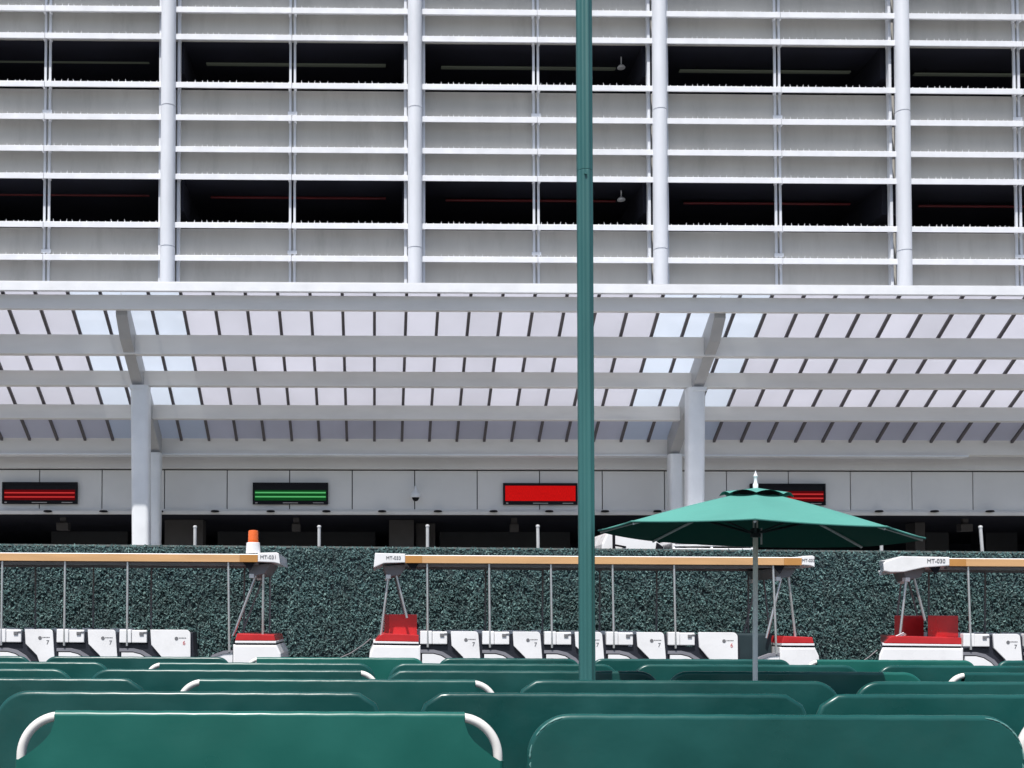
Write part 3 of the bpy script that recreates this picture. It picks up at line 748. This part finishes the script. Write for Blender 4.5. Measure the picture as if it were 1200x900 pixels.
    if not beacon:
        b = MB(); b.box(5.33 + e, 5.87 + e, 0.25, WT - 0.1, 0.49, 1.10, 0.03); P(b, 'rear_seat', 'dark_teal')
    b = MB(); b.prism([(5.45 + e, 0.45), (5.52 + e, 0.62), (5.62 + e, 0.72), (5.75 + e, 0.77), (5.886 + e, 0.78), (5.886 + e, 0.45)], 0.0, 0.05); P(b, 'wheel_arch', 'tram_white')
    pa = [(5.41 + e, 0.45), (5.48 + e, 0.64), (5.60 + e, 0.76), (5.75 + e, 0.815), (5.886 + e, 0.825)]; pb = [(5.886 + e, 0.785), (5.75 + e, 0.775), (5.62 + e, 0.725), (5.52 + e, 0.625), (5.45 + e, 0.45)]
    b = MB(); b.prism(pa + pb, -0.012, 0.06); P(b, 'arch_trim', 'tram_trim')
    # seat rows (first built, then copied)
    def row(wide):
        b = MB()
        b.box(0.0, 0.46, 0.08, WT - 0.08, 0.70, 0.86, 0.03)                                    # cushion
        xe = 1.015 if wide else 0.86
        b.prism([(xe - 0.02, 1.08), (xe + 0.03, 1.08), (xe + 0.065, 0.46), (xe - 0.02, 0.46)], 0.035, 0.40 if wide else WT - 0.035, bev=0.012)   # backrest
        b.box(0.0, 0.62, 0.045, 0.075, 0.46, 0.90); b.box(0.395, 0.475, 0.045, 0.075, 0.90, 1.08)      # dark inner shell, near
        b.box(0.0, 0.62, WT - 0.075, WT - 0.045, 0.46, 0.90); b.box(0.395, 0.475, WT - 0.075, WT - 0.045, 0.90, 1.08)
        st = b.build('seat_row', 'navy')
        for ya, yb_, front in ((0.0, 0.034, True), (WT - 0.034, WT, False))[:1 if wide else 2]:
            b = MB()
            if wide: pts = [(0.44, 1.115)] + arc(xe - 0.07, 1.045, 0.07, 90, 0, 5) + [(xe + 0.005, 0.46), (0.70, 0.46), (0.60, 0.73), (0.455, 0.90)]
            else: pts = [(0.44, 1.112)] + arc(xe - 0.07, 1.062, 0.05, 90, 0, 4) + [(xe + 0.03, 0.46), (0.72, 0.46), (0.62, 0.74), (0.455, 0.905)]
            b.prism(pts, ya, yb_, bev=0.006); sp_ = b.build('side_panel', 'tram_white', st)
            b = MB(); b.box(0.0, 0.17, ya - (0.012 if front else 0), yb_ + (0.05 if front else 0.012), 0.925, 1.116, 0.012); b.box(0.176, 0.39, ya, yb_ + (0.05 if front else 0), 0.925, 1.108, 0.012); b.build('armrest', 'tram_white', st)
            b = MB(); b.box(0.285, 0.345, ya - 0.014 if front else yb_, ya - 0.001 if front else yb_ + .014, 1.035, 1.08, 0.004); b.box(0.346, 0.395, ya - 0.010 if front else yb_, ya - 0.001 if front else yb_ + .01, 1.068, 1.084, 0.003); b.build('latch', 'mark', st)
            pa = [(0.0, 0.845), (0.20, 0.845), (0.33, 0.815), (0.46, 0.735), (0.56, 0.62), (0.62, 0.46)]
            pb = [(0.565, 0.46), (0.51, 0.60), (0.42, 0.70), (0.31, 0.77), (0.19, 0.80), (0.0, 0.80)]
            b = MB(); b.prism(pa + pb, ya + 0.004, yb_ - 0.004); b.build('arch_trim', 'tram_trim', st)
            b = MB(); b.prism([(0.03, 0.785), (0.19, 0.785), (0.30, 0.758), (0.41, 0.69), (0.495, 0.60), (0.55, 0.46), (0.03, 0.46)], ya + 0.004, yb_ - 0.004); b.build('lower_skirt', 'tram_white', st)
            if front:
                b = MB()
                cx = xe - 0.20; b.tube([(cx, -0.004, 0.99), (cx, 0.002, 0.99)], 0.026, 14)
                for k_ in range(5): b.box(cx + 0.034 + k_ * 0.022, cx + 0.050 + k_ * 0.022, -0.003, 0.001, 0.992, 1.004)
                b.build('emblem', 'mark', sp_)
                lettering(number if not wide else '6', 0.085, 'mark' if not wide else 'mark_red', sp_, (xe - 0.09, -0.002, 0.925), name='row_number')
        return st
    r1 = row(False); r1.parent = t; r1.location = (0.677 + e, 0, 0)
    for k_ in range(1, 4): copy_part(r1, t, (0.677 + e + 0.897 * k_, 0, 0))
    r2 = row(True); r2.parent = t; r2.location = (0.677 + e + 0.897 * 4, 0, 0)
    # grab poles
    for ux in [0.775 + 0.897 * k_ for k_ in range(5)] + [5.81]:
        x = ux + e
        low = 0.88 if ux < 5.5 else 0.80
        b = MB(); b.tube([(x + (0.03 if ux > 5.5 else 0.012), -0.006, low), (x, 0.03, zb - 0.002)], 0.017, 10); P(b, 'pole', 'chrome')
        b = MB(); b.tube([(x + 0.08, WT - 0.035, low), (x + 0.08, WT - 0.07, zb - 0.002)], 0.015, 10); P(b, 'pole', 'tram_grey')  # far poles: their shade under the roof is painted as dark grey
    if beacon:
        bx = (281 + 297) / 2; bxx = (bx - x0px) / SP
        b = MB(); b.lathe([(0.105, 2.228), (0.105, 2.25), (0.098, 2.38), (0.09, 2.385)], (bxx, 0.14, 0), 24); bo = P(b, 'beacon', 'tram_white')
        b = MB(); b.lathe([(0.072, 2.386), (0.078, 2.40), (0.074, 2.43), (0.072, 2.53), (0.066, 2.56), (0.02, 2.568)], (bxx, 0.14, 0), 24); b.build('lens', 'orange', bo)
    else:
        b = MB()
        c0_ = 0.06 if e else -0.03; zc_ = 0.86 if e else 1.0
        pts = [(c0_, 0.3, zc_), (c0_ - 0.12, 0.3, zc_ - 0.10), (c0_ - 0.3, 0.3, zc_ - 0.22), (c0_ - 0.5, 0.3, zc_ - 0.31), (c0_ - 0.8, 0.3, zc_ - 0.40)]
        b.tube(pts, 0.008, 8); P(b, 'cable', 'tram_grey')
    return t
make_tram(-211, 'white and red tram at the left with an orange beacon on its roof end', 'MT-031', nose_r=6.57, cap_r=6.54, gold_r=6.24, gold_w=0.26, beacon=True)
make_tram(437, 'whole white and red tram in the middle with tan roof strip', 'MT-033')
make_tram(1033, 'white and red tram cut off at the right with long white roof nose', 'MT-030', e=0.505)

# ------------------------------------------------------------------ green benches
def make_bench(x0, x1, Z, lst, rst, vinyl, label, dz=0.0, radius=0.20, lace=False):
    X0, X1 = ax(x0, Z, 800), ax(x1, Z, 800); xc = (X0 + X1) / 2; W = (X1 - X0) / 2 - 0.03
    t = thing('bench', (xc, Z, gz(xc, Z)), label, 'bench', 'green benches in rows', (0, TILT, 0))
    r = 0.021; zt = 0.915 + dz - r - 0.004; rad = radius
    def corner(s, k, n=16):           # from the upright towards the top
        return [(s * (W - rad + rad * math.cos(R(90 * i / n))), 0, zt - rad + rad * math.sin(R(90 * i / n))) for i in range(n + 1)]
    L = corner(-1, 0); Rr = corner(1, 0)[::-1]
    path = [(-W, 0.0, 0.0), (-W, 0, 0.4)] + L + Rr + [(W, 0, 0.4), (W, 0, 0.0)]
    b = MB(); b.tube(path, r, 14)
    fr = b.build('frame', 'frame_white', t)
    # cover: sleeve over the tube + stretched panel on the side we see
    g = 0.004
    def sleeve_path(s, st):
        if st == 'open': return [(s * (W - rad * 0.86), 0, zt)]
        if st == 'cover': return [(s * W, 0, 0.48)] + corner(s, 0)
        return [(s * W, 0, 0.48), (s * W, 0, zt - rad * 0.82), (s * (W - rad * 0.2), 0, zt - rad * 0.34), (s * (W - rad * 0.72), 0, zt - 0.002), (s * (W - rad), 0, zt)]
    sp_ = sleeve_path(-1, lst); ep_ = sleeve_path(1, rst)
    top = [(-(W - rad) + 2 * (W - rad) * i / 30.0, 0, zt + 0.0010 * math.sin(i * 1.9 + x0) * (1 if 0 < i < 30 else 0)) for i in range(31)]
    pth = sp_ + [q for q in top if q[0] > sp_[-1][0] + 0.01 and q[0] < ep_[-1][0] - 0.01] + ep_[::-1]
    b = MB(); b.tube(pth, r + g, 14)
    for s_, st_ in ((-1, lst), (1, rst)):
        if st_ == 'open': b.tube([(s_ * W, 0, 0.48), (s_ * W, 0, zt - 0.025 - rad * 0.95)], r + g, 14)
    def side(s, st):
        if st == 'open':
            c = [(s * (W - rad * 0.86 - 0.004), zt + 0.01)]
            for i in range(7):
                a = i / 6
                c.append((s * (W - rad * 0.86 + (rad * 0.90) * (a ** 1.3)), zt - 0.025 - rad * 0.95 * (a ** 0.72)))
            return c
        if st == 'cover': return [(p_[0] - s * 0.0, p_[2]) for p_ in corner(s, 0)[::-1]]
        return [(s * (W - rad), zt), (s * (W - rad * 0.72), zt - 0.002), (s * (W - rad * 0.2), zt - rad * 0.34), (s * W, zt - rad * 0.82)]
    lo = 0.47
    outl = [(p_[0], p_[1]) for p_ in side(-1, lst)]
    outr = [(p_[0], p_[1]) for p_ in side(1, rst)]
    def zc_(x):                   # top outline height at x
        pl = outl if x < 0 else outr
        pl = sorted(pl)
        if x <= pl[0][0]: return pl[0][1]
        if x >= pl[-1][0]: return pl[-1][1]
        for q, w_ in zip(pl[:-1], pl[1:]):
            if q[0] <= x <= w_[0]:
                k_ = (x - q[0]) / max(1e-6, w_[0] - q[0]); return q[1] + (w_[1] - q[1]) * k_
    xs = sorted(set([round(v, 4) for v in np.linspace(-W, W, 61)] + [round(p_[0], 4) for p_ in outl + outr]))
    ph = random.uniform(0, 6)
    for ysg in (-1, 1):
        V = []
        for x in xs:
            colv = []
            ztop = min(zc_(x), zt)
            for j in range(11):
                v = j / 10
                z = lo + (ztop - lo) * v
                bul = 0.012 * math.sin(math.pi * min(1, v)) * math.sin(math.pi * (x + W) / (2 * W))
                wr = 0.0022 * math.sin(x * 9 + z * 14 + ph) + 0.002 * math.sin(x * 21 - z * 8 + ph)
                colv.append(b.bm.verts.new((x, ysg * (r + g + 0.0006 + 0.5 * bul) + (wr * (1 - v ** 3)), z)))
            V.append(colv)
        for i in range(len(V) - 1):
            for j in range(10):
                f = b.bm.faces.new((V[i][j], V[i+1][j], V[i+1][j+1], V[i][j+1])); f.smooth = True
    b.build('backrest_cover', vinyl, t, fix=False)
    if lace:
        b = MB()
        for s in (-1, 1):
            for i in range(13):
                if random.random() < 0.25: continue
                a = R(2 + 74 * i / 12 + random.uniform(-3, 3))
                px_, pz_ = s * (W - rad + (rad + 0.012) * math.cos(a)), zt - rad + (rad + 0.012) * math.sin(a)
                ln = random.uniform(0.012, 0.026)
                b.tube([(px_ - s * ln * math.sin(a), -0.021, pz_ + ln * math.cos(a)), (px_ + s * 0.001, -0.023, pz_), (px_ + s * ln * math.sin(a), -0.021, pz_ - ln * math.cos(a))], [0.002, random.uniform(0.0035, 0.006), 0.002], 8)
            for i in range(3):
                zz = zt - rad - 0.02 - i * 0.055
                b.tube([(s * (W + 0.008), -0.022, zz), (s * (W + 0.012), -0.021, zz - 0.012), (s * (W + 0.009), -0.022, zz - 0.024)], [0.002, 0.005, 0.002], 8)
        b.build('lacing', 'lacing', t)
    # seat on the far side, its rails and front legs
    b = MB()
    def seat(u, v): return (-(W - 0.03) + 2 * (W - 0.03) * u, 0.05 + 0.42 * v, 0.445 - 0.02 * math.sin(math.pi * v))
    b.grid(seat, 12, 6); 
    b.grid(lambda u, v: tuple(Vector(seat(u, v)) - Vector((0, 0, 0.025))), 12, 6); b.build('seat', vinyl, t)
    for s in (-1, 1):
        b = MB(); b.tube([(s * W, 0.03, 0.44), (s * W, 0.42, 0.44), (s * W, 0.47, 0.40), (s * W, 0.47, 0.0)], r * 0.9, 12); b.build('leg', 'frame_white', t)
    b = MB(); b.tube([(-W, 0.47, 0.40), (W, 0.47, 0.40)], r * 0.85, 12); b.build('seat_rail', 'frame_white', t)
    return t
RZ = [5.0, 6.25, 7.5, 8.75, 10.0, 11.25]
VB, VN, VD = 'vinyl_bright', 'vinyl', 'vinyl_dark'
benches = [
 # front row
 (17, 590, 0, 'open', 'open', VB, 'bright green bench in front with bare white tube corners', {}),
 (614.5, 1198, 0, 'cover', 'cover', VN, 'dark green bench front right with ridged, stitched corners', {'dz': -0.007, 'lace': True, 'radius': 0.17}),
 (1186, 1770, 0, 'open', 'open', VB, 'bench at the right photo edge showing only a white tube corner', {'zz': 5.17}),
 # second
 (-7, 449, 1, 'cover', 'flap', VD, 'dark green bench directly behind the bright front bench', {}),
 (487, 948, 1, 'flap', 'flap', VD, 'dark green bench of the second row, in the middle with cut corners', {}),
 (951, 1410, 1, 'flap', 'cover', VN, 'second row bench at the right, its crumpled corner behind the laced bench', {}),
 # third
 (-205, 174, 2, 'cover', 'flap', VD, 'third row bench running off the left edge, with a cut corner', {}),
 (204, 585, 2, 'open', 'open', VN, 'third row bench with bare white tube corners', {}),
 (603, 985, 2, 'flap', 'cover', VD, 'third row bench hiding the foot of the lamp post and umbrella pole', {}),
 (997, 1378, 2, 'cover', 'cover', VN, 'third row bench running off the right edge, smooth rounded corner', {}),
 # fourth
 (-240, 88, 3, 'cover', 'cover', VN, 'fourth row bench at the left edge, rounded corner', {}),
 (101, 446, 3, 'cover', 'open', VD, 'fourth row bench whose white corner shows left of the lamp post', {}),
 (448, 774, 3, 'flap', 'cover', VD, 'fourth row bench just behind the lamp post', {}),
 (779, 1084, 3, 'cover', 'cover', VB, 'fourth row bench in the shade of the umbrella', {}),  # lighter vinyl picked to make up for weak fill light in the shade
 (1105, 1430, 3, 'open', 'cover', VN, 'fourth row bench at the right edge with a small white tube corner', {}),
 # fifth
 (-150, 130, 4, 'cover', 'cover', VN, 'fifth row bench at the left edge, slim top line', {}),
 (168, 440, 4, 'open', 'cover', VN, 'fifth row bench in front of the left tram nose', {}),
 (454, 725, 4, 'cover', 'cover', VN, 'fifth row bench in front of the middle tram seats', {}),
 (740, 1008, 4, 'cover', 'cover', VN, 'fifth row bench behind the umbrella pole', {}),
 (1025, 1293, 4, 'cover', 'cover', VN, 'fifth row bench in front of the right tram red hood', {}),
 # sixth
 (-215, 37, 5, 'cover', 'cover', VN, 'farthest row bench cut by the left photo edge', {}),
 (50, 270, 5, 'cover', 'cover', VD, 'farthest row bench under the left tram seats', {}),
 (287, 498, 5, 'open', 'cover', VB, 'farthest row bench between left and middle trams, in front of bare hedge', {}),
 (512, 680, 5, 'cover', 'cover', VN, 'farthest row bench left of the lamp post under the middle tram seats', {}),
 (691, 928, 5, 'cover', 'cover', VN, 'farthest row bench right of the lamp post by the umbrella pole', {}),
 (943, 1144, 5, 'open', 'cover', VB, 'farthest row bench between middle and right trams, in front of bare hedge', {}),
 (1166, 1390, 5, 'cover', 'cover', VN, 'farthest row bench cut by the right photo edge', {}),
]
for x0, x1, ri, l_, r_, vm, lab, kw in benches:
    kw = dict(kw); Z = kw.pop('zz', RZ[ri])
    rad = kw.pop('radius', [0.175, 0.16, 0.16, 0.15, 0.13, 0.10][ri])
    make_bench(x0, x1, Z, l_, r_, vm, lab, radius=rad, **kw)

# ------------------------------------------------------------------ green lamp post
ZL = 8.1
p = at(688, 790, ZL)
lamp = thing('lamp_post', (p.x, ZL, gz(p.x, ZL)), 'tall fluted green lamp post rising through the whole picture', 'lamp post')
b = MB(); b.lathe([(0.0615, 0.5), (0.0610, 4.63), (0.0590, 4.632), (0.0590, 4.637), (0.0610, 4.639), (0.0600, 6.6)], n=120, flute=0.10, nfl=8); shaft = b.build('shaft', 'lamp_green', lamp)
b = MB(); b.tube([(-0.004, -0.056, 4.60), (-0.004, -0.069, 4.60)], 0.010, 8); b.build('bolt', 'lamp_green', lamp)
b = MB(); b.lathe([(0.19, 0.0), (0.19, 0.06), (0.15, 0.10), (0.14, 0.34), (0.10, 0.42), (0.075, 0.50), (0.06, 0.53)], n=28); b.build('base', 'lamp_green', lamp)
b = MB(); b.lathe([(0.06, 6.6), (0.09, 6.64), (0.16, 6.72), (0.19, 7.15), (0.21, 7.2), (0.08, 7.36), (0.02, 7.46)], n=20); b.build('lantern', 'frame_white', lamp)

# ------------------------------------------------------------------ umbrella
p = at(884, 792, ZL)
ux = p.x - 0.004
umb = thing('umbrella', (ux, ZL, gz(ux, ZL)), 'open green market umbrella with a silver pole and white finial', 'umbrella', rot=(0, 0.011, 0))
RU = 1.145; zrim = 1.955; TURN = -18.9; zap = 2.280; zv0 = 2.235
top_rot = (0, 0.039, 0)
pivot = Vector((0, 0, 2.1))
def upt(a, f, sag=0.0):
    """a: angle in rib units (0..8), f: 0 centre .. 1 rim"""
    k0 = int(math.floor(a)); fr_ = a - k0
    def rib(k): 
        an = R(45 * k + TURN); rr = RU * f
        z = zap - (zap - zrim) * (0.86 * f + 0.14 * f * f)
        return Vector((rr * math.cos(an), rr * math.sin(an), z))
    q = rib(k0).lerp(rib(k0 + 1), fr_)
    q.z -= 0.05 * f * 4 * fr_ * (1 - fr_) * (1 - 0.85 * f)
    return q
def tilt(v): return pivot + Matrix.Rotation(top_rot[1], 3, 'Y') @ (Vector(v) - pivot)
b = MB()
NA, NF = 64, 14
def addc(f0, dz):
    ring = [[b.bm.verts.new(tilt(upt(8 * i / NA, f0 + (1 - f0) * j / NF) + Vector((0, 0, dz)))) for j in range(NF + 1)] for i in range(NA)]
    for i in range(NA):
        for j in range(NF):
            f = b.bm.faces.new((ring[i][j], ring[(i+1) % NA][j], ring[(i+1) % NA][j+1], ring[i][j+1])); f.smooth = (i % 8 not in (7,) or True)
    return ring
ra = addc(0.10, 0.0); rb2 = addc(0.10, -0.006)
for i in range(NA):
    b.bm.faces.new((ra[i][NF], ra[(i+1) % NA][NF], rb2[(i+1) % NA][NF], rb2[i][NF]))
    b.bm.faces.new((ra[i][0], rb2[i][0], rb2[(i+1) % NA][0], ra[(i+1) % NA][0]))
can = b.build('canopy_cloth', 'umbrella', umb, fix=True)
b = MB(); rb3 = addc(0.10, -0.0085); b.build('shade_underside', 'umbrella_shade_side', can)
b = MB()                                   # scalloped valance seam
for k_ in range(8):
    pts = [tilt(upt(k_ + i / 6, 0.998) + Vector((0, 0, 0.0))) for i in range(7)]
    b.tube(pts, 0.006, 6)
b.build('hem', 'umbrella', can)
b = MB()                                   # vent flap above the main cloth
NV = 48
vr = []
for i in range(NV):
    an = 2 * math.pi * i / NV + R(TURN); a8 = 8 * i / NV; fr_ = a8 - math.floor(a8); sc = 4 * fr_ * (1 - fr_)
    colv = []
    for j in range(6):
        f = 0.02 + 0.98 * j / 5
        rr = 0.262 * f * (1 - 0.05 * sc)
        z = 2.298 - 0.045 * f - 0.020 * f * f + 0.024 * sc * f * f
        colv.append(b.bm.verts.new(tilt((rr * math.cos(an), rr * math.sin(an), z))))
    vr.append(colv)
for i in range(NV):
    for j in range(5):
        f = b.bm.faces.new((vr[i][j], vr[(i+1) % NV][j], vr[(i+1) % NV][j+1], vr[i][j+1])); f.smooth = True
b.bm.faces.new([c[0] for c in vr])
b.build('vent_flap', 'umbrella', umb)
b = MB(); b.tube([tilt((0, 0, 2.262)), tilt((0, 0, 2.225))], 0.165, 24); b.build('vent_mesh', 'black', umb)
b = MB(); b.lathe([(0.019, 2.29), (0.019, 2.325), (0.012, 2.335), (0.012, 2.375), (0.016, 2.382), (0.011, 2.395), (0.005, 2.41), (0.002, 2.425)], n=14); b.build('finial', 'white_paint', umb)
b = MB(); b.tube([(0, 0, 0.05), (0, 0, 2.30)], 0.0185, 14); b.build('pole', 'pole_silver', umb)
b = MB(); b.lathe([(0.022, 1.93), (0.036, 1.935), (0.036, 1.99), (0.022, 2.0)], n=16); b.build('runner', 'dark_teal', umb)
b = MB(); b.tube([(0.040, -0.012, 1.88), (0.040, -0.012, 2.0)], 0.007, 8); b.build('pulley_cord', 'white_paint', umb)
for k_ in range(8):
    a = tilt(upt(k_, 0.03) - Vector((0, 0, 0.022))); c = tilt(upt(k_, 0.985) - Vector((0, 0, 0.016)))
    mid = [tilt(upt(k_, f) - Vector((0, 0, 0.018))) for f in (0.03, 0.35, 0.7, 0.985)]
    b = MB(); b.tube(mid, 0.010, 8); rbo = b.build('rib', 'white_paint', umb)
    q = tilt(upt(k_, 0.50) - Vector((0, 0, 0.026)))
    an = R(45 * k_ + TURN)
    b = MB(); b.tube([(0.036 * math.cos(an), 0.036 * math.sin(an), 1.965), q], 0.007, 8); b.build('strut', 'dark_teal', rbo)
b = MB(); b.lathe([(0.28, 0.0), (0.28, 0.05), (0.24, 0.085), (0.06, 0.10), (0.035, 0.13), (0.035, 0.40), (0.022, 0.41)], n=28); b.build('base', 'galvanised', umb)
